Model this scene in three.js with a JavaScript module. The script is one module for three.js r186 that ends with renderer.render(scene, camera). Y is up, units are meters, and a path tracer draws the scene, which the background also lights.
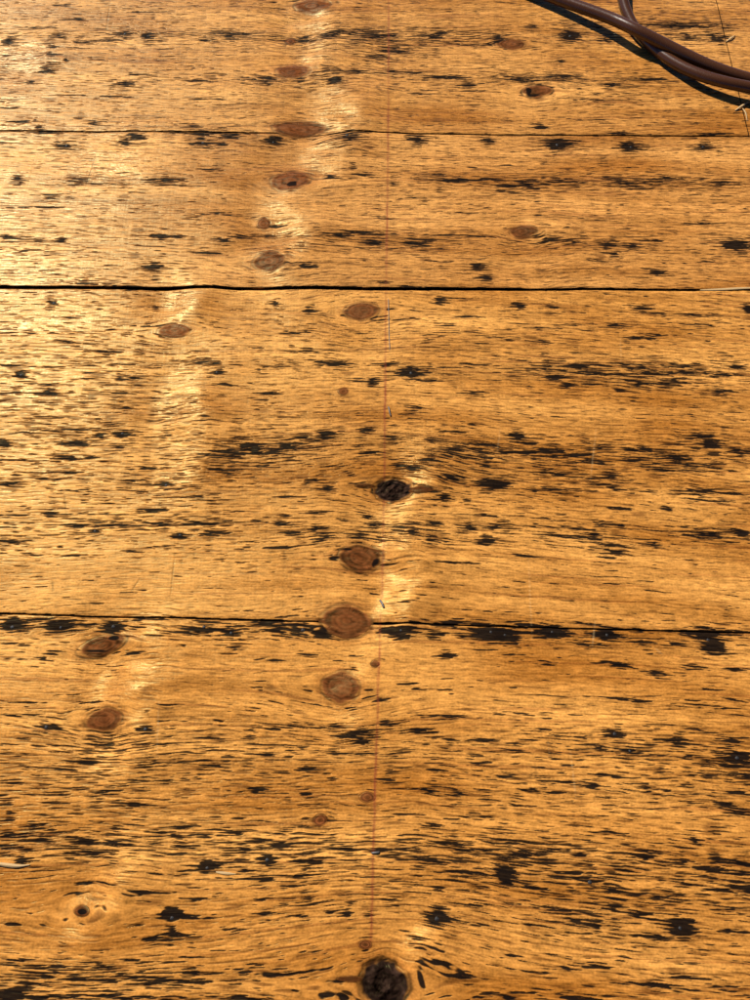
import * as THREE from 'three';
import { Sky } from 'three/addons/objects/Sky.js';
import { mergeGeometries } from 'three/addons/utils/BufferGeometryUtils.js';

// ---------------------------------------------------------------- camera, sky, sun, exposure
const scene = new THREE.Scene();
const PITCH = 67.6 * Math.PI / 180, DIST = 0.46, FOCAL = 770;      // focal length in pixels of the 750 x 1000 photograph
const CAM = new THREE.Vector3(0, DIST * Math.sin(PITCH), DIST * Math.cos(PITCH));
const camera = new THREE.PerspectiveCamera(2 * Math.atan(500 / FOCAL) * 180 / Math.PI, 0.75, 0.02, 400);
camera.position.copy(CAM); camera.lookAt(0, 0, 0); scene.add(camera);

const SUN_EL = 47 * Math.PI / 180, SUN_AZ = -40 * Math.PI / 180;   // ahead of the camera and to its left
const sunDir = new THREE.Vector3(Math.sin(SUN_AZ) * Math.cos(SUN_EL), Math.sin(SUN_EL), -Math.cos(SUN_AZ) * Math.cos(SUN_EL));
const sky = new Sky(); sky.name = 'sky'; sky.scale.setScalar(300);
Object.assign(sky.userData, { kind: 'structure' });
sky.material.uniforms.sunPosition.value.copy(sunDir);
sky.material.uniforms.turbidity.value = 5; sky.material.uniforms.rayleigh.value = 0.6;
sky.material.uniforms.mieCoefficient.value = 0.004; sky.material.uniforms.mieDirectionalG.value = 0.8;
if (sky.material.uniforms.cloudCoverage) sky.material.uniforms.cloudCoverage.value = 0;
scene.add(sky);
scene.environmentIntensity = 0.1;
const sun = new THREE.DirectionalLight(new THREE.Color(1.0, 0.9, 0.74), 5);
sun.position.copy(sunDir).multiplyScalar(4); sun.castShadow = true;
sun.shadow.mapSize.set(4096, 4096); sun.shadow.radius = 1;
Object.assign(sun.shadow.camera, { left: -1, right: 1, top: 1, bottom: -1, near: 0.5, far: 8 });
scene.add(sun, sun.target);
const EXPOSURE = 1.34;

// ---------------------------------------------------------------- helpers
let seed = 12345;
const rnd = () => { seed = (seed + 0x6D2B79F5) | 0; let t = Math.imul(seed ^ (seed >>> 15), 1 | seed); t = (t + Math.imul(t ^ (t >>> 7), 61 | t)) ^ t; return ((t ^ (t >>> 14)) >>> 0) / 4294967296; };
const PERM = new Uint8Array(512); { const p = [...Array(256).keys()]; for (let i = 255; i > 0; i--) { const j = Math.floor(rnd() * (i + 1)); [p[i], p[j]] = [p[j], p[i]]; } for (let i = 0; i < 512; i++) PERM[i] = p[i & 255]; }
const GX = new Float32Array(256), GY = new Float32Array(256);
for (let i = 0; i < 256; i++) { const a = rnd() * 6.28318; GX[i] = Math.cos(a); GY[i] = Math.sin(a); }
function noise(x, y) {                                            // gradient noise, about -0.7 .. 0.7
  const xf = Math.floor(x), yf = Math.floor(y), X = xf & 255, Y = yf & 255; x -= xf; y -= yf;
  const a = PERM[PERM[X] + Y], b = PERM[PERM[X + 1] + Y], c = PERM[PERM[X] + Y + 1], d = PERM[PERM[X + 1] + Y + 1];
  const u = x * x * (3 - 2 * x), v = y * y * (3 - 2 * y);
  const n0 = GX[a] * x + GY[a] * y, n1 = GX[b] * (x - 1) + GY[b] * y, n2 = GX[c] * x + GY[c] * (y - 1), n3 = GX[d] * (x - 1) + GY[d] * (y - 1);
  return (n0 + (n1 - n0) * u) * (1 - v) + (n2 + (n3 - n2) * u) * v;
}
const clamp = (t, a = 0, b = 1) => t < a ? a : t > b ? b : t;
const sstep = (a, b, t) => { t = clamp((t - a) / (b - a)); return t * t * (3 - 2 * t); };
const used = {};
const numbered = n => { const k = used[n] = (used[n] ?? -1) + 1; return k ? n + '_' + String(k).padStart(3, '0') : n; };
function tag(o, label, category, group) { o.userData.label = label; o.userData.category = category; if (group) o.userData.group = group; return o; }
// a pixel of the photograph -> the point of the scene where its ray meets the height h
const fwd = new THREE.Vector3(0, -Math.sin(PITCH), -Math.cos(PITCH)), upv = new THREE.Vector3(0, Math.cos(PITCH), -Math.sin(PITCH));
function at(px, py, h = 0) {
  const d = fwd.clone().addScaledVector(upv, (500 - py) / FOCAL); d.x += (px - 375) / FOCAL;
  return CAM.clone().addScaledVector(d, (h - CAM.y) / d.y);
}
const mx = (px, py) => at(px, py).distanceTo(at(px + 1, py)), mz = (px, py) => at(px, py - .5).distanceTo(at(px, py + .5));
// grain runs a little downhill towards the right on the nearer boards
const slopeAt = (px, py) => py < 290 ? 0.015 : 0.02 + 0.07 * sstep(330, 620, px) * sstep(320, 560, py);

// ---------------------------------------------------------------- what the boards carry, read off the photograph in its pixels
// knots: x, y, half width, half height, kind (0 sound brown, 1 open and black, 2 small ringed, 3 rough brown)
const KNOTS = [
  [312, 6, 17, 7, 0], [293, 70, 16, 8, 0], [290, 39, 5, 4, 2], [299, 127, 25, 9.5, 0], [290, 180, 20, 11, 0], [263, 221, 7, 6, 0], [269, 261, 16, 11, 0],
  [174, 331, 15, 7.5, 0], [361, 311, 16, 10, 0], [343, 391, 5, 4, 2], [393, 488, 20, 13, 1], [360, 557, 22, 15, 3], [346, 621, 25, 18, 0], [340, 687, 18, 18, 0],
  [101, 645, 22, 12, 3], [103, 719, 18, 13, 0], [320, 820, 7, 6.5, 2], [375, 664, 4.5, 4, 2], [81, 911, 8, 6, 3], [384, 984, 24, 27, 1], [512, 45, 12, 6, 0],
  [537, 91, 14, 7, 3], [523, 231, 13, 7, 0], [420, 490, 15, 4, 4], [366, 485, 11, 2.6, 4], [350, 979, 13, 3.5, 4], [365, 945, 6, 5, 2], [367, 797, 7, 6, 2],
];
// black stains round nail holes and single dark checks: x, y, half width, half height
const MARKS = [];
MARKS.push(78,19,6,2, 8,40,6,4, 60,36,5,3, 125,34,9,4, 148,36,9,4, 205,39,8,2, 235,35,16,3, 32,82,5,2, 125,84,8,3, 197,81,10,2, 54,48,4,2, 52,56,5,2, 50,64,6,2, 48,71,6,3, 22,122,6,2.5, 95,123,6,2.5, 35,120,2,2, 38,127,3,2, 193,126,5,2, 42,132,12,2, 200,134,12,3, 230,136,10,3, 65,145,9,4, 126,142,8,4, 137,138,9,4, 203,144,12,4, 2,143,4,2,
  66,60,2,2, 66,20,7,1.5, 110,40,12,2, 220,33,14,2, 85,43,8,2, 135,75,12,1.5, 30,28,14,1, 150,12,18,1, 60,5,9,1.5, 100,96,30,1, 200,99,24,1, 10,108,10,1, 304,37,8,4, 330,37,14,3, 372,36,26,5, 430,36,22,3, 442,33,6,3, 395,50,14,5, 375,57,10,3, 497,38,7,5, 470,44,18,2, 265,80,12,4, 335,81,9,4, 300,80,6,2, 350,73,24,2, 395,73,26,2, 440,77,24,2, 469,85,6,3, 460,91,34,1, 420,94,16,1);
MARKS.push(273,140,10,5, 347,138,15,6, 417,141,9,5, 489,141,7,4, 330,179,6,2.5, 362,176,10,2, 440,178,14,3, 460,181,22,2.5, 485,179,14,2, 393,184,3,2, 18,178,5,3, 80,179,9,3, 165,180,13,2.5, 168,185,17,1.2, 95,184,20,1.2, 20,183,3,2, 55,196,10,2, 210,170,9,2, 570,36,8,6, 605,40,9,3, 530,26,6,2, 718,38,9,5, 690,38,11,3, 680,26,40,3, 561,61,4,2, 613,85,8,2.5, 540,127,5,3, 620,133,10,2, 557,144,11,6, 631,147,11,5, 703,147,10,5, 715,135,14,2, 528,184,13,5, 508,186,10,3,
  560,180,14,3, 625,185,14,3, 610,179,10,2, 665,181,22,3, 722,183,12,3, 640,190,14,1.5, 560,78,18,3, 520,78,16,3, 590,100,24,1.2, 650,80,18,2, 640,94,20,1.2, 690,123,20,1.2, 590,120,16,1, 5,238,5,3, 61,240,5,3.5, 35,240,14,1.5, 162,237,8,3, 180,236,10,2, 222,240,7,3, 240,236,10,2, 153,266,10,5, 82,282,12,2, 40,207,15,1.2, 220,214,15,2, 30,250,12,1, 205,252,10,2);
MARKS.push(374,242,7,4, 416,244,11,4, 340,236,18,3, 360,233,22,2, 307,266,9,3, 386,281,7,2, 487,277,7,5, 478,267,8,4, 265,233,10,2, 275,224,8,2, 440,235,18,1.5, 480,236,18,1.5, 440,262,10,1.2, 385,219,8,2, 460,213,20,1, 550,240,10,3, 570,242,10,3, 608,245,6,3, 633,246,10,3.5, 655,241,6,2, 615,256,5,3, 658,272,8,3.5, 737,245,12,6, 690,224,20,1.2, 600,262,12,1, 700,262,16,1,
  54,303,5,3, 155,307,3,2.5, 21,375,5,3, 134,377,9,2.5, 120,378,5,2, 217,373,6,3.5, 48,392,6,3.5, 40,393,10,1.5, 110,365,20,1.2, 205,361,13,3, 215,364,10,2, 70,342,22,1.2, 25,349,20,1.2, 108,352,14,1.2, 30,333,20,1, 40,384,24,1.2, 12,366,14,1.2, 145,326,18,1, 120,392,14,1.2, 160,392,12,1.5, 225,385,12,1.2, 275,304,4,3, 309,312,6,4.5, 441,301,8,3.5, 388,309,2,2, 411,373,11,6, 372,382,8,4, 360,380,8,2, 335,364,17,2.5, 390,364,10,2, 472,393,8,2, 425,380,14,1.5, 440,367,18,1.5, 475,365,12,1.5, 285,366,18,1.5,
  415,320,24,1.2, 470,317,22,1.2, 450,325,10,1.5, 290,333,14,1.5, 310,352,16,1.2, 271,393,7,2, 330,350,18,1);
MARKS.push(521,306,5,3.5, 550,306,9,2, 640,308,9,2.5, 645,313,13,2, 690,315,30,1.8, 747,309,6,5, 540,328,11,2, 616,325,10,2.5, 537,340,8,1.5, 635,338,10,2, 660,335,12,1.2, 575,325,14,1.2, 570,312,16,1.2, 700,325,30,1.2, 545,368,16,3, 575,366,16,3, 556,377,9,5, 567,385,7,4, 590,372,16,3, 600,365,10,2, 540,373,14,2, 622,364,10,3, 640,367,18,3, 655,374,14,5, 668,382,16,5, 690,372,16,3, 630,380,12,2.5, 680,366,14,2, 640,384,10,3, 722,392,12,3, 720,375,16,2, 735,366,12,2, 590,384,9,2,
  126,408,3,2.5, 122,433,9,4.5, 119,447,7,3.5, 100,435,7,3, 4,444,6,3.5, 80,443,16,3, 25,433,9,1.5, 65,458,10,2.5, 95,457,9,1.5, 60,430,14,1.2, 165,485,13,4, 135,480,14,2, 150,467,12,2, 235,453,16,5, 247,446,6,4, 220,457,11,2.5, 220,470,15,2.5, 10,484,11,2.5, 50,513,8,4, 95,514,24,1.5, 20,515,20,2, 15,524,18,2, 95,530,7,4.5, 75,526,10,2.5, 120,525,16,2.5, 158,524,16,2.5, 195,523,16,2.5, 225,521,14,1.5, 180,535,6,3.5, 210,534,12,2.5, 10,542,8,3, 108,500,10,1.2, 155,510,15,2, 40,478,20,1.2, 75,490,18,1.2, 15,460,20,1.2, 70,473,22,1.2, 200,498,12,2, 235,511,14,1.2, 35,555,12,1.2, 75,556,16,1.2, 130,552,12,1.5, 165,547,14,1.5);
MARKS.push(324,435,10,5, 288,447,16,6, 255,449,6,6, 275,453,9,3, 310,441,12,2.5, 367,430,5,3.5, 390,437,12,2.5, 370,451,8,3, 347,472,6,3, 415,408,9,2, 432,440,7,3, 455,451,14,6, 477,453,18,5, 490,445,18,2, 460,432,20,1.5, 428,461,14,3, 453,478,13,4, 492,483,12,6, 486,464,7,2.5, 413,467,8,3, 398,463,10,2, 285,497,20,1.5, 327,487,8,3.5, 307,481,8,2.5, 316,512,14,2, 281,523,8,3.5, 257,522,9,2, 315,528,9,2.5, 294,534,8,3, 359,535,10,5, 375,523,9,4, 382,537,7,3, 402,530,10,4, 412,532,7,4, 368,515,5,2.5, 385,510,6,1.2, 282,558,16,1.2, 432,541,10,3.5, 470,528,7,4, 488,541,9,5, 452,563,8,1.5, 470,563,7,1.5, 333,558,5,3, 443,499,12,2.5, 495,527,8,3, 485,514,8,1.5, 320,540,8,3, 345,520,7,2, 435,523,7,3, 280,548,10,2, 325,535,7,3, 265,466,14,1.5, 300,461,14,1.5,
  517,436,8,4, 548,452,14,5, 552,471,13,3, 598,448,9,2.5, 530,443,12,2.5, 520,453,18,2.5, 575,455,20,2, 645,450,18,2, 676,457,13,5, 685,465,25,2.5, 660,470,12,2, 710,443,9,6, 700,437,10,3, 740,452,14,3, 610,478,16,2.5, 612,487,13,3, 505,482,9,3, 557,490,11,2.5, 535,490,8,2, 650,492,12,1.5, 697,492,16,3, 735,494,14,1.5, 640,460,14,2, 595,462,14,2, 700,471,16,1.5, 595,538,8,5, 614,545,10,3, 570,536,22,2, 655,545,7,3.5, 705,534,18,4, 685,531,15,2, 740,533,9,4, 615,552,11,2.5, 620,508,10,2, 670,509,10,2, 570,528,20,2, 607,557,6,2, 520,555,16,1.2, 610,524,14,2, 650,530,16,1.5, 550,518,16,1.2, 700,500,14,1.2);
MARKS.push(12,625,11,7, 58,625,14,7, 111,626,9,6, 203,627,20,7, 232,633,11,5, 40,620,20,2.5, 85,624,12,3, 185,633,16,3, 150,620,30,2, 135,628,8,2, 10,643,10,2, 50,653,6,2, 43,658,5,2, 39,663,5,1.5, 135,653,8,2, 235,649,8,3, 47,727,7,4, 35,732,8,1.5, 147,730,7,5, 27,706,3,1.5, 70,701,15,1.2, 20,702,18,1.2, 85,761,8,3, 100,745,9,3, 160,762,10,2, 105,791,12,3, 60,795,16,1.2, 30,767,18,1.2, 70,770,16,1.2, 215,765,9,3, 180,777,12,2, 20,783,16,1.5, 60,745,20,1.2, 40,715,22,1.2, 180,722,10,1.2, 200,738,14,1.5, 170,745,12,1.5, 140,777,14,1.5, 225,790,14,1.5, 170,706,10,1.2, 215,720,12,1.2, 245,731,10,1.5, 210,750,12,1.5,
  303,629,26,8, 262,624,13,5, 322,633,10,6, 400,632,14,7, 445,626,15,4, 440,637,10,4, 490,633,18,9, 418,624,10,2, 447,655,8,4, 462,622,14,2, 290,725,12,3, 275,728,9,2, 335,726,8,2.5, 365,732,10,4, 362,741,8,5, 340,736,13,2, 390,725,8,2.5, 418,731,10,4.5, 450,717,18,2.5, 407,684,9,2.5, 380,700,7,2.5, 305,751,22,1.5, 345,753,22,1.8, 310,769,10,3, 482,740,20,2, 480,763,10,1.5, 430,790,10,3, 455,793,11,3, 390,772,8,3, 388,780,9,2, 265,755,10,2, 258,790,9,4, 306,794,5,3, 275,660,14,1.2, 310,655,10,1.5, 285,690,20,1.2, 268,688,14,1.2, 440,690,16,1.2, 450,740,14,1.5, 430,745,12,1.2, 440,770,14,1.2);
MARKS.push(505,634,11,10, 552,632,16,7, 607,635,12,6, 585,643,12,3, 640,630,10,2, 640,643,9,3, 704,634,12,8, 714,648,11,8, 735,633,15,4, 675,643,10,2.5, 520,624,20,2, 600,625,20,2, 695,667,12,3, 620,665,12,3, 655,672,10,2, 655,676,6,1.2, 548,664,5,2.5, 510,658,12,1.2, 625,700,20,2, 703,705,16,2, 710,690,10,1.2, 520,714,20,2, 575,715,10,1.2, 580,736,6,3, 615,734,8,4, 630,751,11,5, 598,748,16,2, 675,740,16,4, 737,758,11,7, 733,742,8,4, 722,764,11,3, 685,757,7,2, 505,775,9,3, 592,786,9,4, 565,783,16,2, 645,787,9,3, 665,790,7,2, 710,775,7,2, 660,773,8,2.5, 745,775,9,3, 555,792,9,2, 735,793,15,2, 530,740,14,1.2, 545,730,12,1.5, 545,757,12,1.5, 565,765,12,1.5, 700,730,14,1.5, 735,670,12,2, 735,700,14,1.2, 530,790,10,1.5, 510,750,14,1.2, 600,775,12,1.5, 690,775,10,1.5,
  135,805,13,2.5, 60,803,9,1.5, 8,805,5,3, 8,812,5,3, 8,819,4,2, 35,827,11,2.5, 15,836,14,3, 40,836,11,3, 45,845,13,3, 88,841,9,5, 95,853,18,3, 115,844,13,3, 10,847,11,2.5, 22,860,7,5, 165,833,15,2.5, 205,836,13,3, 185,826,10,2, 240,836,9,3, 245,850,9,4, 207,867,10,6, 195,860,16,2, 185,871,12,2, 245,871,9,3, 82,884,11,2.5, 190,847,14,3, 190,887,10,1.5, 145,893,16,2, 200,900,12,2, 172,914,8,7, 172,932,9,5, 148,925,18,2, 188,917,14,2.5, 165,940,20,3, 228,929,12,2, 75,895,8,2, 13,925,7,2, 12,963,12,3, 60,966,15,3, 45,974,14,3, 30,984,13,4, 105,967,18,3, 100,980,22,2.5, 150,980,25,4, 135,961,16,1.5, 245,971,12,3, 192,972,8,3, 215,974,11,1.5, 195,957,16,1.2, 200,983,11,2.5, 10,995,11,7, 60,998,30,4, 120,998,30,4, 240,999,22,3);
MARKS.push(424,490,9,4, 432,492,8,2, 362,484,10,1.5, 341,979,14,2.4,
  280,845,11,5, 255,840,11,4, 305,855,8,3, 267,860,8,6, 310,861,13,2, 345,848,18,3, 375,850,18,3, 405,848,16,3, 330,858,14,2, 265,880,13,3, 290,886,10,2, 278,898,13,1.5, 264,914,9,4, 303,917,8,2.5, 347,914,6,4, 330,912,8,2, 303,907,7,1.5, 450,844,20,3.5, 470,850,15,2, 432,860,13,4, 435,825,8,3, 475,872,16,3, 437,919,10,8, 440,908,9,2, 415,939,8,2, 422,946,11,3, 458,977,16,4, 438,962,9,3, 270,973,13,3, 290,971,9,2, 337,981,10,3, 325,995,5,2, 343,998,5,3, 390,900,15,1.2, 395,906,12,1.2, 275,823,14,1.5, 410,835,12,1.2, 275,834,10,1.2, 470,905,12,1.2, 480,925,12,1.5, 455,820,8,1.5, 470,815,8,3, 405,815,14,1.2, 300,875,12,1.5, 460,890,10,1.5,
  505,875,9,10, 520,853,16,5, 510,843,15,3.5, 555,850,18,3.5, 580,855,10,4, 545,860,12,3, 645,855,10,5, 590,882,14,6, 573,874,18,2.5, 610,890,8,3, 535,888,11,2, 625,870,12,3, 665,863,10,3, 680,861,14,2.5, 705,868,12,4, 735,862,18,4, 745,888,14,6, 720,890,15,3, 710,878,11,3, 740,873,11,3, 680,928,11,10, 660,938,14,3, 715,905,10,2, 732,909,20,2.5, 740,932,14,2, 555,910,16,2.5, 565,920,12,2.5, 592,927,14,5, 570,925,9,2, 610,908,12,3, 640,915,14,3, 668,898,12,3, 655,894,9,1.5, 590,963,14,2.5, 592,967,10,1.5, 530,972,10,1.5, 560,967,14,2, 663,986,20,3, 680,975,16,2, 725,987,14,2, 735,992,13,3, 733,808,18,4, 725,803,10,2, 738,814,12,2, 610,832,10,2, 695,841,8,2.5, 505,797,9,1.5, 515,805,14,1.5, 508,955,9,2, 650,950,14,1.2, 520,905,14,1.5, 535,925,10,1.5, 700,950,16,1.2, 625,958,12,1.2, 580,893,12,1.5, 520,865,12,2, 690,885,10,2, 660,880,12,1.5, 570,998,30,3, 500,998,24,3);
// how thick the small dark checks stand: x, y, half width, half height, more (+) or less (-)
const ZONES = [
  [380, 588, 460, 26, -.5], [420, 668, 400, 18, -.22], [380, 300, 400, 16, -.1], [150, 205, 220, 22, -.12], [120, 160, 200, 14, -.12], [600, 670, 200, 20, -.12], [150, 680, 180, 26, -.2], [230, 340, 60, 60, -.15], [450, 660, 110, 30, -.2], [330, 660, 80, 40, -.15],
  [90, 370, 160, 70, .09], [640, 370, 160, 16, .16], [620, 460, 200, 32, .14], [260, 450, 160, 20, .12], [640, 540, 140, 18, .12], [100, 440, 110, 24, .07], [120, 520, 180, 16, .1],
  [660, 770, 160, 40, .14], [110, 765, 170, 48, .17], [420, 330, 300, 30, .08], [380, 752, 300, 22, .06], [600, 880, 240, 40, .18], [150, 840, 200, 26, .12], [330, 850, 200, 22, .12], [120, 970, 200, 20, .16], [660, 985, 140, 20, .08],
  [620, 183, 170, 10, .18], [400, 38, 140, 9, .22], [400, 78, 140, 10, .14], [640, 84, 130, 16, .12], [120, 36, 160, 8, .12], [120, 82, 140, 10, .08], [400, 240, 120, 10, .14], [620, 245, 150, 9, .12], [650, 26, 110, 10, .14], [400, 8, 400, 10, .04],
  [500, 510, 110, 30, .06], [420, 960, 60, 40, -.15], [60, 930, 60, 50, -.12], [300, 950, 60, 30, -.12],
];
// hollows and swellings of the worn face beside the knots: x, y, half width, half height, rise in millimetres towards the right
const SWELLS = [
  [326, 25, 15, 30, 1.5], [312, 62, 12, 16, 1], [332, 108, 16, 22, 1.6], [322, 155, 18, 34, 1.6], [284, 232, 16, 44, 1.4], [182, 300, 12, 22, 1], [188, 428, 15, 55, 1.3], [402, 555, 15, 46, 1.4], [395, 610, 12, 24, .9],
  [126, 668, 20, 44, 1.5], [118, 742, 16, 30, 1.1], [552, 92, 12, 16, .9], [541, 232, 14, 18, 1], [562, 268, 18, 20, .9], [98, 888, 16, 44, 1.1], [415, 470, 14, 30, .7], [425, 960, 16, 40, .9], [24, 62, 20, 30, .6], [120, 160, 26, 26, .6], [345, 330, 16, 30, -.6], [352, 700, 12, 40, .6],
];

const knotW = KNOTS.map(([x, y, a, b, k]) => { const c = at(x, y); return { x: c.x, z: c.z, a: a * mx(x, y), b: b * mz(x, y), k, px: x, py: y }; });
const swellW = SWELLS.map(([x, y, a, b, h]) => { const c = at(x - 4, y); return { x: c.x, z: c.z, a: a * 1.5 * mx(x, y), b: b * mz(x, y), h: h * (y > 450 ? 1.4 : 1) / 1000, lean: y > 450 ? 1.8 : y > 280 ? .6 : -.5 }; });
// the height of the worn face over its plane
function relief(x, z) {
  let h = 0.00045 * noise(x * 14 + 3, z * 34) + 0.0003 * noise(x * 38, z * 90 + 5);
  for (const s of swellW) {
    const dz = (z - s.z) / s.b, dx = (x - s.x) / s.a + 1.3 * noise(z * 32, s.x * 90) + .5 * noise(z * 110, x * 40); if (dx * dx > 12 || dz * dz > 7) continue;
    const wv = .75 + .5 * noise(x * 30, z * 40), e = Math.exp(-dz * dz * .8);
    h += s.h * wv * dx * Math.exp(-dx * dx * .45) * e * 3.5;
    if (s.lean && dx < 3) h += s.h * s.lean * dz * Math.exp(-dx * dx * .6) * e;
  }
  for (const k of knotW) {
    const dx = (x - k.x) / k.a, dz = (z - k.z) / k.b, r2 = dx * dx + dz * dz; if (r2 > 9) continue;
    if (k.k === 4) continue;
    if (k.k === 1) h -= Math.min(.0016, k.b * .2) * (1 - sstep(.8, 1.1, Math.sqrt(r2)));
    else h += Math.min(.0008, k.b * .1) * Math.exp(-r2 * .55);
  }
  return h;
}

// ---------------------------------------------------------------- the planks
// far edge and near edge of each plank where they cross the left and right edge of the photograph
const EDGES = [[-82, -76], [130.5, 136.5], [287, 290], [613.5, 633], [1006, 1012]];
const edgeLine = EDGES.map(([l, r]) => { const a = at(0, l), b = at(750, r); return { x: a.x, z: a.z, m: (b.z - a.z) / (b.x - a.x) }; });
const edgeZ = (i, x) => edgeLine[i].z + edgeLine[i].m * (x - edgeLine[i].x);
const GAP = [.0012, .0006, .0022, .0004, .0014];
const gapAt = (i, x) => i === 2 ? .0021 - .001 * sstep(-.02, .2, x) : GAP[i];
const MX = .006, MZ = .014, XR = [.385, .335, .29, .232];

function splat(buf, W, H, R, cx, cz, a, b, slope, reach, f) {       // calls f(index, dx, dz) in an ellipse's box
  const i0 = Math.max(0, Math.floor((cx - a * reach - R.x0) / R.dx)), i1 = Math.min(W - 1, Math.ceil((cx + a * reach - R.x0) / R.dx));
  const zb = b * reach + Math.abs(slope) * a * reach;
  const j0 = Math.max(0, Math.floor((cz - zb - R.z0) / R.dz)), j1 = Math.min(H - 1, Math.ceil((cz + zb - R.z0) / R.dz));
  for (let j = j0; j <= j1; j++) for (let i = i0; i <= i1; i++) {
    const x = R.x0 + i * R.dx - cx, z = R.z0 + j * R.dz - cz;
    f(j * W + i, x / a, (z - slope * x) / b);
  }
}
const PITS = [[82, 912, 6, 3.5], [292, 184, 6, 3], [529, 90, 5, 4], [533, 95, 8, 2], [377, 562, 6, 5], [345, 548, 9, 1.6], [112, 637, 7, 3], [96, 650, 12, 1.4]];   // dark breaks in the knots
const SCRATCH = [[110, 0, 106, 30], [64, 490, 66, 516], [175, 553, 170, 598], [52, 580, 53, 592], [97, 150, 84, 190], [140, 578, 130, 592]];
const PALE = [[620, 336, 621, 362], [596, 428, 590, 480], [548, 742, 549, 756], [655, 648, 662, 654], [595, 620, 592, 648], [500, 428, 497, 452], [160, 700, 158, 760], [528, 560, 532, 640], [570, 750, 576, 800], [150, 20, 176, 60]];
function strokes(list, buf, W, H, R, width, amount) {
  for (const [x0, y0, x1, y1] of list) {
    const a = at(x0, y0), b = at(x1, y1), n = Math.ceil(a.distanceTo(b) / R.dz);
    for (let k = 0; k <= n; k++) {
      const t = k / n, x = a.x + (b.x - a.x) * t + .0004 * noise(t * 6, x0), z = a.z + (b.z - a.z) * t, s = amount * (.5 + .9 * Math.abs(noise(t * 14 + x0, y0)) ) * Math.sin(Math.PI * (.08 + .84 * t));
      splat(buf, W, H, R, x, z, width, width, 0, 2, (i, u, v) => { const g = s * Math.exp(-(u * u + v * v) * 1.5); if (Math.abs(g) > Math.abs(buf[i])) buf[i] = g; });
    }
  }
}
function plankMaps(bi) {
  const R = { x0: -XR[bi], x1: XR[bi] };
  const zs = [edgeZ(bi, -XR[bi]), edgeZ(bi, XR[bi]), edgeZ(bi + 1, -XR[bi]), edgeZ(bi + 1, XR[bi])];
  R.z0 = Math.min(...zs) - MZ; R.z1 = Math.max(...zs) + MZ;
  const W = 2048, H = 1024; R.dx = (R.x1 - R.x0) / W; R.dz = (R.z1 - R.z0) / H;
  const N = W * H, dens = new Float32Array(N), zone = new Float32Array(N), warp = new Float32Array(N), ring = new Float32Array(N).fill(9), rk = new Int8Array(N).fill(-1), torn = new Float32Array(N), scr = new Float32Array(N), pale = new Float32Array(N), pit = new Float32Array(N);
  for (const [px, py, a, b, s] of ZONES) { const c = at(px, py); splat(zone, W, H, R, c.x, c.z, a * mx(px, py), b * mz(px, py), 0, 2.2, (i, u, v) => zone[i] += s * Math.exp(-u * u - v * v)); }
  for (let m = 0; m < MARKS.length; m += 4) {
    const [px, py, a, b] = MARKS.slice(m, m + 4), c = at(px, py); if (c.z < R.z0 - .03 || c.z > R.z1 + .03) continue;
    const nail = b > 3.4 && a < 2.3 * b, A = a * mx(px, py) * (nail ? (b > 5.5 ? 1.08 : 1.0) : 1.2), B = b * mz(px, py) * (nail ? .92 : 1.15), top = nail ? (b > 5.5 ? 1.75 : 1.3) : b < 2 ? .78 : .98, pw = 1;
    splat(dens, W, H, R, c.x, c.z, A, B, slopeAt(px, py), 2.1, (i, u, v) => { const r = Math.pow(Math.abs(u), 1.5) * .85 + v * v * pw, g = top * Math.exp(-r * .85); dens[i] = Math.max(dens[i], g); });
    if (b >= 2.5) splat(zone, W, H, R, c.x, c.z, A * 1.9, B * 2.3, slopeAt(px, py), 2, (i, u, v) => zone[i] = Math.max(zone[i], Math.min(.24, zone[i] + .13 * Math.exp(-u * u - v * v))));
  }
  knotW.forEach((k, n) => {
    if (k.k !== 4) {
    const big = k.px === 81 ? 3.4 : k.py === 984 ? 1.5 : k.k === 1 ? 1.5 : k.k === 2 ? .9 : 1.35;
    splat(warp, W, H, R, k.x, k.z, k.b * 2.6 * big, k.b * 1.4 * big, 0, 6, (i, u, v) => { const d = u * u + v * v; warp[i] += v * k.b * 1.4 * big / (1 + d * 1.5 + .12 * d * d) * (1 - Math.min(1, d / 36)); });
    }
    splat(ring, W, H, R, k.x, k.z, k.a, k.b, k.px === 101 ? -.25 : 0, 1.8, (i, u, v) => {
      const th = Math.atan2(v, u), w = 1 + .10 * Math.cos(th * 2) * Math.abs(Math.cos(th)) + .05 * Math.sin(th * 2 + n) + .12 * noise(Math.cos(th) * 1.1 + n * 7, Math.sin(th) * 1.1) + (k.k === 1 ? .12 : .03) * noise(Math.cos(th) * 4 + n * 3, Math.sin(th) * 4), r = Math.hypot(u, v) / w;
      if (r < ring[i]) { ring[i] = r; rk[i] = n; }
    });
  });
  for (const s of swellW) splat(torn, W, H, R, s.x, s.z, s.a * 1.5, s.b * 1.2, 0, 2, (i, u, v) => torn[i] = Math.max(torn[i], Math.exp(-u * u - v * v)));
  for (const [px, py, a, b] of PITS) { const c = at(px, py); splat(pit, W, H, R, c.x, c.z, a * mx(px, py), b * mz(px, py), 0, 2, (i, u, v) => pit[i] = Math.max(pit[i], Math.exp(-(u * u + v * v)))); }
  strokes(SCRATCH, scr, W, H, R, .0006, .8); strokes(PALE, pale, W, H, R, .0006, .6);
  // the carpenter's red line across the boards, worn and broken
  const redPts = [[389, -40], [388, 150], [386, 290], [385, 420], [383, 560], [379, 660], [376, 760], [373, 860], [371, 940]].map(p => at(...p));
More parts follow.
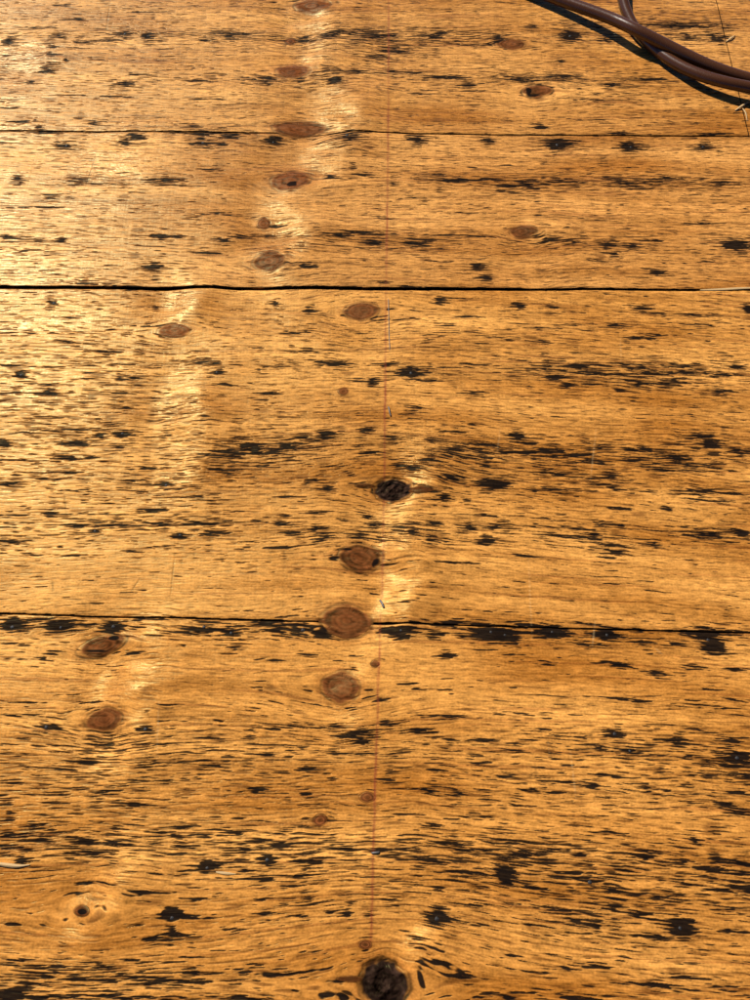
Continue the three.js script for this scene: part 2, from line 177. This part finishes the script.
  const redEnd = at(371, 942).z, redX = z => { for (let i = 1; i < redPts.length; i++) if (z <= redPts[i].z || i === redPts.length - 1) { const t = (z - redPts[i - 1].z) / (redPts[i].z - redPts[i - 1].z); return redPts[i - 1].x + t * (redPts[i].x - redPts[i - 1].x); } };
  const col = new Uint8Array(N * 4), bump = new Float32Array(N * 4), rough = new Uint8Array(N * 4);
  const o = bi * 17.3, toS = c => 255 * (c <= .0031308 ? 12.92 * c : 1.055 * Math.pow(c, 1 / 2.4) - .055);
  for (let j = 0; j < H; j++) {
    const z = R.z0 + (j + .5) * R.dz, rx = redX(z);
    for (let i = 0; i < W; i++) {
      const q = j * W + i, x = R.x0 + (i + .5) * R.dx;
      const wob = .0022 * noise(x * 9 + o, z * 16) + .0009 * noise(x * 30, z * 45 + o) + (.0004 + .0008 * torn[q]) * noise(x * 110 + o, z * 150);
      const v = z - warp[q] - (bi > 1 ? .06 * Math.max(0, x - .02) : .012 * x) + wob;
      // tone of the wood: broad figure, growth bands, fibres
      const fig = noise(x * 7 + o, v * 34) + .6 * noise(x * 13, v * 75 + o);
      const band = noise(x * 5.5 + o * 2, v * 190);
      const fib = noise(x * 95 + o, v * 900), fib2 = noise(x * 210, v * 2100 + o), saw = noise(x * 700, z * 26 + o);
      const blot = noise(x * 22 + 40 + o, z * 30);
      const speck = noise(x * 900, z * 1100);
      let t = .5 + .5 * noise(x * 5 + o * 3, v * 12) + .9 * fig + .36 * band + .15 * fib + .35 * blot;
      t = clamp(t, -.1, 1.2);
      let r = .345 + .21 * t, g = .134 + .124 * t, b = .022 + .037 * t; r *= [.97, .96, 1, 1][bi]; g *= [.97, .95, .99, .97][bi]; b *= [1.05, 1.05, .98, .92][bi];
      const mot = noise(x * 250 + o, v * 620), br = 1 + .44 * fib + .42 * fib2 + .36 * mot + .09 * saw + .18 * band + .36 * speck;
      r *= br; g *= br; b *= br;
      const gl = sstep(.26, .46, noise(x * 8 + o, v * 430) + .3 * noise(x * 26, v * 900)) * .34; r *= 1 - gl * .8; g *= 1 - gl; b *= 1 - gl;   // long growth lines
      // brown open grain: short thin flecks
      const fl = noise(x * 75 + o * 3, v * 820), fl2 = noise(x * 160, v * 1500 + o);
      const flk = sstep(.13, .40, fl + .3 * fl2 + zone[q] * .45 + .12 * noise(x * 12, z * 40)) * .62;
      r *= 1 - flk * .80; g *= 1 - flk * .87; b *= 1 - flk * .88;
      // black checks and stains
      const s1 = noise(x * 44 + o, v * 780), s2 = noise(x * 115 + o, v * 1250), s3 = noise(x * 22, v * 400 + o);
      const st = s1 * .6 + s2 * .7 + s3 * .3;
      const chk = sstep(.50, .72, st + zone[q] * 1.0 + .14 + .16 * noise(x * 8 + o, z * 22));
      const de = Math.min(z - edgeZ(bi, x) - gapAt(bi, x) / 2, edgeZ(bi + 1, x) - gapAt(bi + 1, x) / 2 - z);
      const edgeStainShade = de < .004 ? (bi === 0 && z < edgeZ(1, x) - .02 ? 0 : 1.15 * Math.exp(-Math.max(0, de - .0001) / .0004) + .22 * noise(x * 30 + o, z * 60) - .1) : 0;  // black edge stain; past the edge, gap shade painted into the side colour
      const sn = sstep(.52, .80, Math.max(dens[q], edgeStainShade) + st * 1.45 + noise(x * 300, v * 1500) * .45);
      const thin = sstep(.36, .52, noise(x * 92 + o * 4, v * 1150) + .5 * noise(x * 210 + 9, v * 2100) + zone[q] * 1.08 + .2 * noise(x * 14 + o, z * 46 + 3) - .05);
      let k = Math.max(chk * .93, sn * .97, thin * .92);
      const halo = sstep(.22, .8, dens[q] + st * .5) * .26;
      const rr = ring[q], kn = rk[q];
      let kh = 0, kMask = 0;
      if (kn >= 0 && rr < 1.7) {
        const kt = knotW[kn].k;
        kMask = 1 - sstep(.80, 1.06, rr + .14 * fib + .1 * noise(x * 200, z * 240));
        const sh = 1 - kMask;
        k = Math.max(k * (sh + (kt === 1 ? 1 : .15) * kMask), .95 * sstep(.42, .62, pit[q] + .5 * fib + .3 * noise(x * 260, z * 320)) * kMask);
        const rim = Math.exp(-(((rr - 1) / .07) ** 2)) * (.35 + .9 * clamp(noise(x * 160, z * 200 + kn) + .5));
        const rg = noise(rr * 7 + kn * 5 + .7 * noise(x * 60, z * 60), kn + rr * .4), rad = noise(Math.atan2(z - knotW[kn].z, x - knotW[kn].x) * 9 + kn, rr * 2), gr = noise(x * 500, z * 700);
        const crk = sstep(.36, .46, rad) * sstep(.1, .4, rr) * (1 - sstep(.7, .95, rr)) * .5 + sstep(.26, .42, noise(x * 130 + kn, z * 420)) * .5, lum = (1 - clamp(kt === 1 ? 0 : crk, 0, .8)) *  (1.05 + 1.1 * rg + .2 * rad + .5 * gr + .55 * fib + .5 * noise(x * 90 + kn, z * 110));
        let kr = .112 * lum, kg = .034 * lum, kb = .010 * lum;
        if (kt === 4) { const d = .28 + .35 * clamp(.4 + fib + fl); kr *= d; kg *= d; kb *= d; }
        if (kt === 3) { const d = .8 + .9 * noise(x * 260, z * 300); kr *= d; kg *= d; kb *= d; }
        if (kt === 1) { const d = .085 + .30 * clamp(noise(x * 190, z * 150) + noise(x * 500, z * 420) * .5); kr *= d * 1.5; kg *= d * 2.6; kb *= d * 6; }
        if (kt === 2) { const d = rr < .35 ? .7 : rr < .62 ? 1.5 : 1; kr *= d; kg *= d; kb *= d; }
        const km = kMask * (kt === 1 ? 1 : .95); r += (kr - r) * km; g += (kg - g) * km; b += (kb - b) * km;
        const dk = 1 - rim * (kt === 0 ? .5 : .8); r *= dk; g *= dk; b *= dk;
        // resinous rim of denser, redder wood around the knot
        const col2 = (1 - sstep(1, 1.55, rr)) * (1 - kMask) * .35; r *= 1 - col2 * .28; g *= 1 - col2 * .45; b *= 1 - col2 * .5;
        kh = -.0003 * (kt === 1 ? 0 : crk) * kMask + kMask * (kt === 1 ? .0006 * noise(x * 330, z * 420) : kt === 3 ? .0003 * noise(x * 260, z * 300) + .0001 * rg : .00009 * rg + .00006 * rad) - rim * .00006;
      }
      r *= 1 - halo * .7; g *= 1 - halo * .72; b *= 1 - halo * .6;
      const ink = .0034 * (1 + .6 * fib);
      r += (ink - r) * k; g += (ink * 1.02 - g) * k; b += (ink * 1.22 - b) * k;
      const red = Math.exp(-(((x - rx - .0005 * noise(z * 60, 4)) / .00075) ** 2)) * clamp(.55 + .8 * noise(z * 22, 7) + .5 * noise(z * 180, x * 1500)) * .9 * (kn >= 0 && knotW[kn].k === 1 ? 1 - kMask : 1) * (z > redEnd ? 0 : 1);
      r += (.17 - r) * red * .9; g += (.03 - g) * red; b += (.016 - b) * red;
      if (scr[q]) { const s = scr[q] * .85; r *= 1 - s; g *= 1 - s; b *= 1 - s; }
      if (pale[q]) { const s = pale[q] * clamp(.4 + fib2 + fib); r += (.62 - r) * s; g += (.44 - g) * s; b += (.22 - b) * s; }
      const p = q * 4;
      col[p] = clamp(toS(clamp(r)), 0, 255); col[p + 1] = clamp(toS(clamp(g)), 0, 255); col[p + 2] = clamp(toS(clamp(b)), 0, 255); col[p + 3] = 255;
      const tn = torn[q];
            bump[p] = bump[p + 1] = bump[p + 2] = .00008 * fib * (1 - kMask) + .000035 * fib2 + .00010 * band + .00002 * saw + .000018 * speck + tn * (1 - kMask) * (.00010 * noise(x * 200 + o, v * 500) + .00008 * noise(x * 450 + o, v * 800) + .00004 * noise(x * 1000, v * 1400)) - .00016 * flk - .0004 * k * (1 - kMask) - .00018 * scr[q] + kh;
      bump[p + 3] = 1;
      const rgv = clamp(.41 + .10 * fig + .14 * fib + .16 * flk + .12 * k + kMask * .1 + .1 * speck, .25, 1);
      rough[p] = rough[p + 1] = rough[p + 2] = 255 * rgv; rough[p + 3] = 255 * clamp(.7 - .66 * k - (kn >= 0 && knotW[kn].k === 1 ? .66 : .5) * kMask - .35 * flk + .5 * fib2, .04, 1);
    }
  }
  const tex = (data, type, srgb) => { const t = new THREE.DataTexture(data, W, H, THREE.RGBAFormat, type); t.magFilter = t.minFilter = THREE.LinearFilter; t.wrapS = t.wrapT = THREE.MirroredRepeatWrapping; if (srgb) t.colorSpace = THREE.SRGBColorSpace; t.needsUpdate = true; return t; };
  const m = new THREE.MeshPhysicalMaterial({ color: 0xffffff, map: tex(col, THREE.UnsignedByteType, true), bumpMap: tex(bump, THREE.FloatType), bumpScale: 1, roughness: 1, roughnessMap: tex(rough, THREE.UnsignedByteType), metalness: 0, ior: 1.5, specularIntensity: .82, specularColor: new THREE.Color().setRGB(1, .9, .38) });
  m.specularIntensityMap = m.roughnessMap;
  m.name = 'oiled_pine_' + bi;
  return { R, m, uv: (x, z) => [(x - R.x0) / (R.x1 - R.x0), (z - R.z0) / (R.z1 - R.z0)] };
}
const boards = [0, 1, 2, 3].map(plankMaps);

const THICK = .02;
// a plank: its worn top face follows relief(), the edges are eased, the sides go down; xs are the stations along its length
function plankGeometry(B, xs, zFar, zNear, nz, detail) {
  const pos = [], uv = [], idx = [], prof = [];
  prof.push([0, -THICK, 0], [0, -.0008, 0], [.0002, -.0003, 0]);
  for (let k = 0; k <= nz; k++) prof.push([.0007, 0, k / nz]);
  prof.push([.0002, -.0003, 1], [0, -.0008, 1], [0, -THICK, 1]);
  const P = prof.length;
  for (const x of xs) {
    const a = zFar(x), b = zNear(x);
    for (let k = 0; k < P; k++) {
      const [ins, dy, t] = prof[k];
      const first = k < 3 || (t === 0 && k === 3), z = k <= 3 ? a + ins : k >= P - 4 ? b - ins : a + .0007 + (b - a - .0014) * t;
      const y = (k < 1 || k > P - 2) ? dy : dy + (detail ? relief(x, z) : 0);
      pos.push(x, y, z); uv.push(...B.uv(x, z + (dy < -.01 ? (t ? .01 : -.01) : 0)));  // sides take the black margin colour, standing in for shade in the gap
    }
  }
  for (let i = 0; i < xs.length - 1; i++) for (let k = 0; k < P - 1; k++) { const a = i * P + k, b = a + P; idx.push(a, a + 1, b, b, a + 1, b + 1); }
  let end0 = 0; const n = xs.length - 1;                                                         // end faces, coloured from the black margin: shade of the joint painted in
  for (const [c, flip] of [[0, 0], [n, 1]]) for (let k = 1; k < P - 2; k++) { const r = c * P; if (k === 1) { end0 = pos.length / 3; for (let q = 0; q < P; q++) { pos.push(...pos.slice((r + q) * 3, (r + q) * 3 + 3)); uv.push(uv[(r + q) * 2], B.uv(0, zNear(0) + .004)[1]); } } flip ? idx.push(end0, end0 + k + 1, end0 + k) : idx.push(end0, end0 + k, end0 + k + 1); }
  const g = new THREE.BufferGeometry();
  g.setAttribute('position', new THREE.Float32BufferAttribute(pos, 3)); g.setAttribute('uv', new THREE.Float32BufferAttribute(uv, 2)); g.setIndex(idx); g.computeVertexNormals();
  return g;
}
const stations = (a, b, fine, x0, x1, coarse = .02) => { const s = []; for (let x = a; x < b - 1e-6;) { s.push(x); x += x > x0 - 1e-6 && x < x1 ? fine : coarse; } s.push(b); return s; };
const floor = new THREE.Group(); floor.name = 'floor'; scene.add(floor);
floor.userData.kind = 'structure'; floor.userData.label = 'oiled golden pine floor of wide boards with knots and black nail stains'; floor.userData.category = 'floor';
function addPart(geo, material, name, parent) { const m = new THREE.Mesh(geo, material); m.name = numbered(name); m.castShadow = m.receiveShadow = true; parent.add(m); return m; }
const edge = (i, side) => x => { const w = .00045 * noise(x * 60 + i * 9, side) + .0002 * noise(x * 260, i + side); return edgeZ(i, x) + side * (gapAt(i, x) / 2) + (i === 0 ? 0 : w); };
// the board end at the upper right: a cross joint, running a little outwards towards the camera
const jointA = at(716, 0), jointB = at(747, 128);
const jointX = z => jointA.x + (jointB.x - jointA.x) * (z - jointA.z) / (jointB.z - jointA.z);
function skewToJoint(g, from, side) {                                              // slides the end of a plank onto the joint
  const p = g.attributes.position;
  for (let i = 0; i < p.count; i++) { const x = p.getX(i), z = p.getZ(i), w = sstep(from - .03, from, side > 0 ? x : 2 * from - x); if (w > 0) p.setX(i, x + (jointX(z) + side * -.0003 - from + .00035 * noise(z * 120, side)) * w); }
  p.needsUpdate = true; g.computeVertexNormals(); return g;
}
const planks = [];
for (let i = 0; i < 4; i++) {
  const B = boards[i], far = edge(i, 1), near = edge(i + 1, -1), half = XR[i];
  const nz = Math.round((near(0) - far(0)) / .0014);
  if (i === 0) {
    const jx = (jointA.x + jointB.x) / 2;
    const g = skewToJoint(plankGeometry(B, stations(-.7, jx, .0015, -half + .04, jx), far, near, nz, true), jx, 1);
    planks.push(addPart(g, B.m, 'plank', floor));
    const g2 = skewToJoint(plankGeometry(B, stations(jx, .7, .0015, jx - .001, half), far, near, nz, true), jx, -1);
    planks.stub = addPart(g2, B.m, 'plank', floor);
  } else planks.push(addPart(plankGeometry(B, stations(-.7, .7, .0015, -half, half), far, near, nz, true), B.m, 'plank', floor));
}
// one more row on each side of what the photograph shows
{ const z0 = edge(0, -1), z1 = edge(4, 1), xs = stations(-.7, .7, .02, 9, 9);
  addPart(plankGeometry(boards[2], xs, x => z0(x) - .2, z0, 12, true), boards[2].m, 'plank', floor);
  addPart(plankGeometry(boards[1], xs, z1, x => z1(x) + .2, 12, true), boards[1].m, 'plank', floor); }
const bed = new THREE.MeshStandardMaterial({ color: new THREE.Color().setRGB(.07, .06, .05), roughness: 1 });
const ground = new THREE.Mesh(new THREE.PlaneGeometry(120, 120).rotateX(-Math.PI / 2), bed); ground.name = 'ground'; ground.position.y = -THICK - .004; ground.receiveShadow = true;
Object.assign(ground.userData, { kind: 'structure', label: 'dark bare ground under the floor boards', category: 'ground' }); scene.add(ground);

// knots, a low swelling in the board that carries them; the open black ones lie broken in their hollow
knotW.forEach((k, n) => {
  if (k.k === 4) return;                                             // brown wood at the tips of the open knots: colour of the board itself
  const bi = [1, 2, 3].reduce((s, i) => k.z > edgeZ(i, k.x) ? i : s, 0), B = boards[bi];
  const rings = k.k === 2 ? 5 : k.k === 1 ? 30 : 14, seg = k.k === 2 ? 18 : k.k === 1 ? 84 : 44, pos = [], uv = [], idx = [];
  for (let r = 0; r <= rings; r++) for (let s = 0; s < seg; s++) {
    const th = s / seg * Math.PI * 2, c = Math.cos(th), e = Math.sin(th), q = r / rings * 1.02;
    const w = 1 + .10 * Math.cos(th * 2) * Math.abs(c) + .05 * Math.sin(th * 2 + n) + .12 * noise(c * 1.1 + n * 7, e * 1.1) + (k.k === 1 ? .12 : .03) * noise(c * 4 + n * 3, e * 4);
    const x = k.x + c * q * w * k.a, z = k.z + e * q * w * k.b + (k.px === 101 ? -.25 * (c * q * w * k.a) : 0);
    let y = relief(x, z) + .00012 * (1 - Math.pow(q, 6) * 1.5);
    if (k.k === 1) y += (.0018 * noise(x * 150, z * 150) + .0016 * noise(x * 330 + 5, z * 330) + .0006 * noise(x * 800, z * 800) + .0008) * (1 - q ** 4);
    if (k.k === 3) y += (.0005 * noise(x * 200, z * 240) + .0003) * (1 - q ** 4);
    pos.push(x, y, z); uv.push(...B.uv(x, z));
  }
  for (let r = 0; r < rings; r++) for (let s = 0; s < seg; s++) { const a = r * seg + s, b = r * seg + (s + 1) % seg; idx.push(a, b, a + seg, b, b + seg, a + seg); }
  const g = new THREE.BufferGeometry(); g.setAttribute('position', new THREE.Float32BufferAttribute(pos, 3)); g.setAttribute('uv', new THREE.Float32BufferAttribute(uv, 2)); g.setIndex(idx); g.computeVertexNormals();
  if (g.attributes.normal.getY(seg * 2) < 0) { for (let i = 0; i < idx.length; i += 3) [idx[i], idx[i + 1]] = [idx[i + 1], idx[i]]; g.setIndex(idx); g.computeVertexNormals(); }
  const m = addPart(g, B.m, 'knot', planks[bi]);
  if (k.k === 1) m.userData.label = 'open black knot with a broken, pitted face';
});

// rusted nail stubs left in the black stained holes
const nailMat = new THREE.MeshStandardMaterial({ color: new THREE.Color().setRGB(.022, .02, .02), metalness: .3, roughness: .65 });
const nailGeos = [0, 1, 2].map(s => {
  const g = new THREE.LatheGeometry([[0, .00035], [.0005, .0003], [.0009, .0001], [.0011, -.0003], [.0009, -.0016]].map(p => new THREE.Vector2(...p)), 12), p = g.attributes.position;
  for (let i = 0; i < p.count; i++) { const x = p.getX(i), z = p.getZ(i); p.setX(i, x * (1 + .5 * noise(z * 900 + s * 5, 1.3))); p.setY(i, p.getY(i) + .5 * noise(x * 1200 + s * 9, z * 1200 + 3) * .0006); }
  g.computeVertexNormals(); return g;
});
[[12, 627], [60, 627], [112, 626], [204, 627], [231, 633], [303, 630], [401, 631], [491, 632], [505, 635], [552, 632], [607, 635], [708, 640], [207, 868], [95, 531], [180, 535], [166, 485], [630, 751], [437, 919], [590, 882], [557, 145], [631, 147], [703, 147], [66, 145], [203, 143], [147, 730], [46, 727], [615, 734], [737, 758], [680, 928], [172, 918], [267, 860], [411, 373], [122, 433], [21, 375], [217, 373], [54, 303], [570, 36], [125, 34], [148, 36], [347, 138], [273, 141]].forEach(([px, py], i) => {
  const c = at(px, py), bi = [1, 2, 3].reduce((s, k) => c.z > edgeZ(k, c.x) ? k : s, 0);
  const m = addPart(nailGeos[i % 3], nailMat, 'nail', planks[bi]); m.position.set(c.x, relief(c.x, c.z) - .0001, c.z); m.rotation.set(.3 * noise(i * 3.7, 2), i * 2.1, .3 * noise(5, i * 2.3)); m.scale.setScalar(.75 + .5 * rnd());
});

// ---------------------------------------------------------------- wire staples beside the red line
const wireMat = new THREE.MeshStandardMaterial({ color: new THREE.Color().setRGB(.13, .12, .115), metalness: .5, roughness: .55 });
function wire(points, r, seg = 24, sides = 7) {
  return new THREE.TubeGeometry(new THREE.CatmullRomCurve3(points, false, 'centripetal'), seg, r, sides, false);
}
function bentWire(name, x0, y0, x1, y1, r, lift, mat, label, category) {
  const a = at(x0, y0), b = at(x1, y1), o = a.clone().lerp(b, .5).setY(0), P = [], n = 8;
  for (let i = 0; i <= n; i++) { const t = i / n, p = a.clone().lerp(b, t); p.x += .0006 * noise(t * 3, x0 * .7); p.y = relief(p.x, p.z) + (i === 0 || i === n ? -.002 : r * .6 + lift * Math.sin(Math.PI * t)); P.push(p.sub(o)); }
  const m = new THREE.Mesh(wire(P, r), mat); m.name = numbered(name); m.position.copy(o); m.castShadow = m.receiveShadow = true; scene.add(m);
  return tag(m, label, category);
}
bentWire('staple', 388, 293, 390, 356, .00025, .0001, wireMat, 'long thin grey wire staple along the red line, below the widest gap between boards', 'staple');
bentWire('staple', 388, 406, 391, 417, .00045, .0006, wireMat, 'short bright wire staple by the red line above the open black knot', 'staple');
bentWire('staple', 380, 599, 384, 608, .0006, .0007, wireMat, 'short grey staple just above the black stained joint, beside the largest brown knot', 'staple');
bentWire('staple', 371, 853, 380, 852, .0005, .0006, wireMat, 'short pale staple lying across a dark check near the bottom of the red line', 'staple');
// ---------------------------------------------------------------- loose splinters
const palePine = new THREE.MeshStandardMaterial({ color: new THREE.Color().setRGB(.44, .29, .13), roughness: .8 });
function splinter(pts, r, label) {
  const P = pts.map(([x, y, h]) => { const p = at(x, y); p.y = relief(p.x, p.z) + h / 1000; return p; }), o = P[Math.floor(P.length / 2)].clone().setY(0);
  const g = wire(P.map(p => p.sub(o)), 1, 20, 5), p = g.attributes.position, n = g.attributes.normal, rows = 21;
  for (let i = 0; i < p.count; i++) { const t = Math.floor(i / 6) / (rows - 1), k = r * (.25 + .9 * Math.sin(Math.PI * Math.min(1, .12 + t * .85))) - 1; p.setXYZ(i, p.getX(i) + n.getX(i) * k, p.getY(i) + n.getY(i) * (r * .5 - 1), p.getZ(i) + n.getZ(i) * k); }
  g.computeVertexNormals();
  const m = new THREE.Mesh(g, palePine); m.name = numbered('splinter'); m.position.copy(o); m.castShadow = m.receiveShadow = true; scene.add(m);
  return tag(m, label, 'splinter');
}
splinter([[-6, 863, .5], [8, 865, .7], [20, 866, .6], [30, 865, .2]], .0009, 'long pale splinter lying in the black check at the left edge');
splinter([[216, 872, .2], [226, 873, .6], [236, 874, .2]], .0006, 'short pale splinter beside a nail hole in the nearest board');
splinter([[735, 111, .3], [742, 107, 1.6], [749, 103, 1.2]], .0008, 'pale forked sliver standing up where the board end meets the cable');
splinter([[742, 108, .4], [745, 114, 1.2], [747, 121, .2]], .0006, 'thin sliver running down the board end below the cable');
splinter([[726, 42, .2], [731, 39, 1.2], [735, 36, .6]], .0007, 'tiny pale sliver at the board end above the cable');
splinter([[700, 290.2, .1], [720, 289.8, .4], [738, 289, .5], [765, 288, .3]], .0007, 'long pale sliver torn along the widest gap between two boards');

// ---------------------------------------------------------------- the brown cable, two runs side by side
{
  const N = 256, d = new Uint8Array(N * N * 4);
  for (let j = 0; j < N; j++) for (let i = 0; i < N; i++) { const s = noise(i * .3, j * .3) * .2 + noise(i * .09, j * .09) * .12, p = (j * N + i) * 4; d[p] = d[p + 1] = d[p + 2] = 255 * clamp(.25 + s * .6, .1, 1); d[p + 3] = 255; }
  const t = new THREE.DataTexture(d, N, N); t.magFilter = THREE.LinearFilter; t.wrapS = t.wrapT = THREE.RepeatWrapping; t.repeat.set(10, 1); t.needsUpdate = true;
  const rubber = new THREE.MeshPhysicalMaterial({ color: new THREE.Color().setRGB(.062, .023, .0085), roughness: 1, roughnessMap: t, ior: 1.5 });
  const cable = (pts, r, label) => {
    const P = pts.map(([x, y, h]) => { const p = at(x, y, h / 1000); p.y += Math.max(0, relief(p.x, p.z)); return p; }), o = P[2].clone().setY(0);
    const m = new THREE.Mesh(wire(P.map(p => p.sub(o)), r, 220, 22), rubber); m.name = numbered('cable'); m.position.copy(o); m.castShadow = m.receiveShadow = true; scene.add(m);
    return tag(m, label, 'cable');
  };
  cable([[420, -62, 5], [500, -24, 5.5], [560, 0, 7], [610, 18, 10.5], [636, 30, 12.8], [662, 43, 11], [688, 56, 9], [715, 68, 7.5], [752, 80, 6.5], [830, 98, 7], [930, 108, 5]], .0043, 'dark brown cable lying on top, crossing over the other brown cable');
  cable([[612, -120, 36], [616, -52, 22], [620, -16, 14.5], [625, 8, 8.5], [634, 27, 5], [648, 43, 4.4], [673, 62, 5.5], [700, 75, 7.5], [727, 83, 9], [752, 88, 9.5], [830, 106, 8], [930, 120, 5]], .0041, 'brown cable that comes from under the other one and follows its lower side');
}

const renderer = new THREE.WebGLRenderer({ antialias: true });
renderer.toneMapping = THREE.LinearToneMapping; renderer.toneMappingExposure = EXPOSURE;
renderer.shadowMap.enabled = true; renderer.shadowMap.type = THREE.PCFSoftShadowMap;
renderer.setSize(768, 1024);
renderer.render(scene, camera);
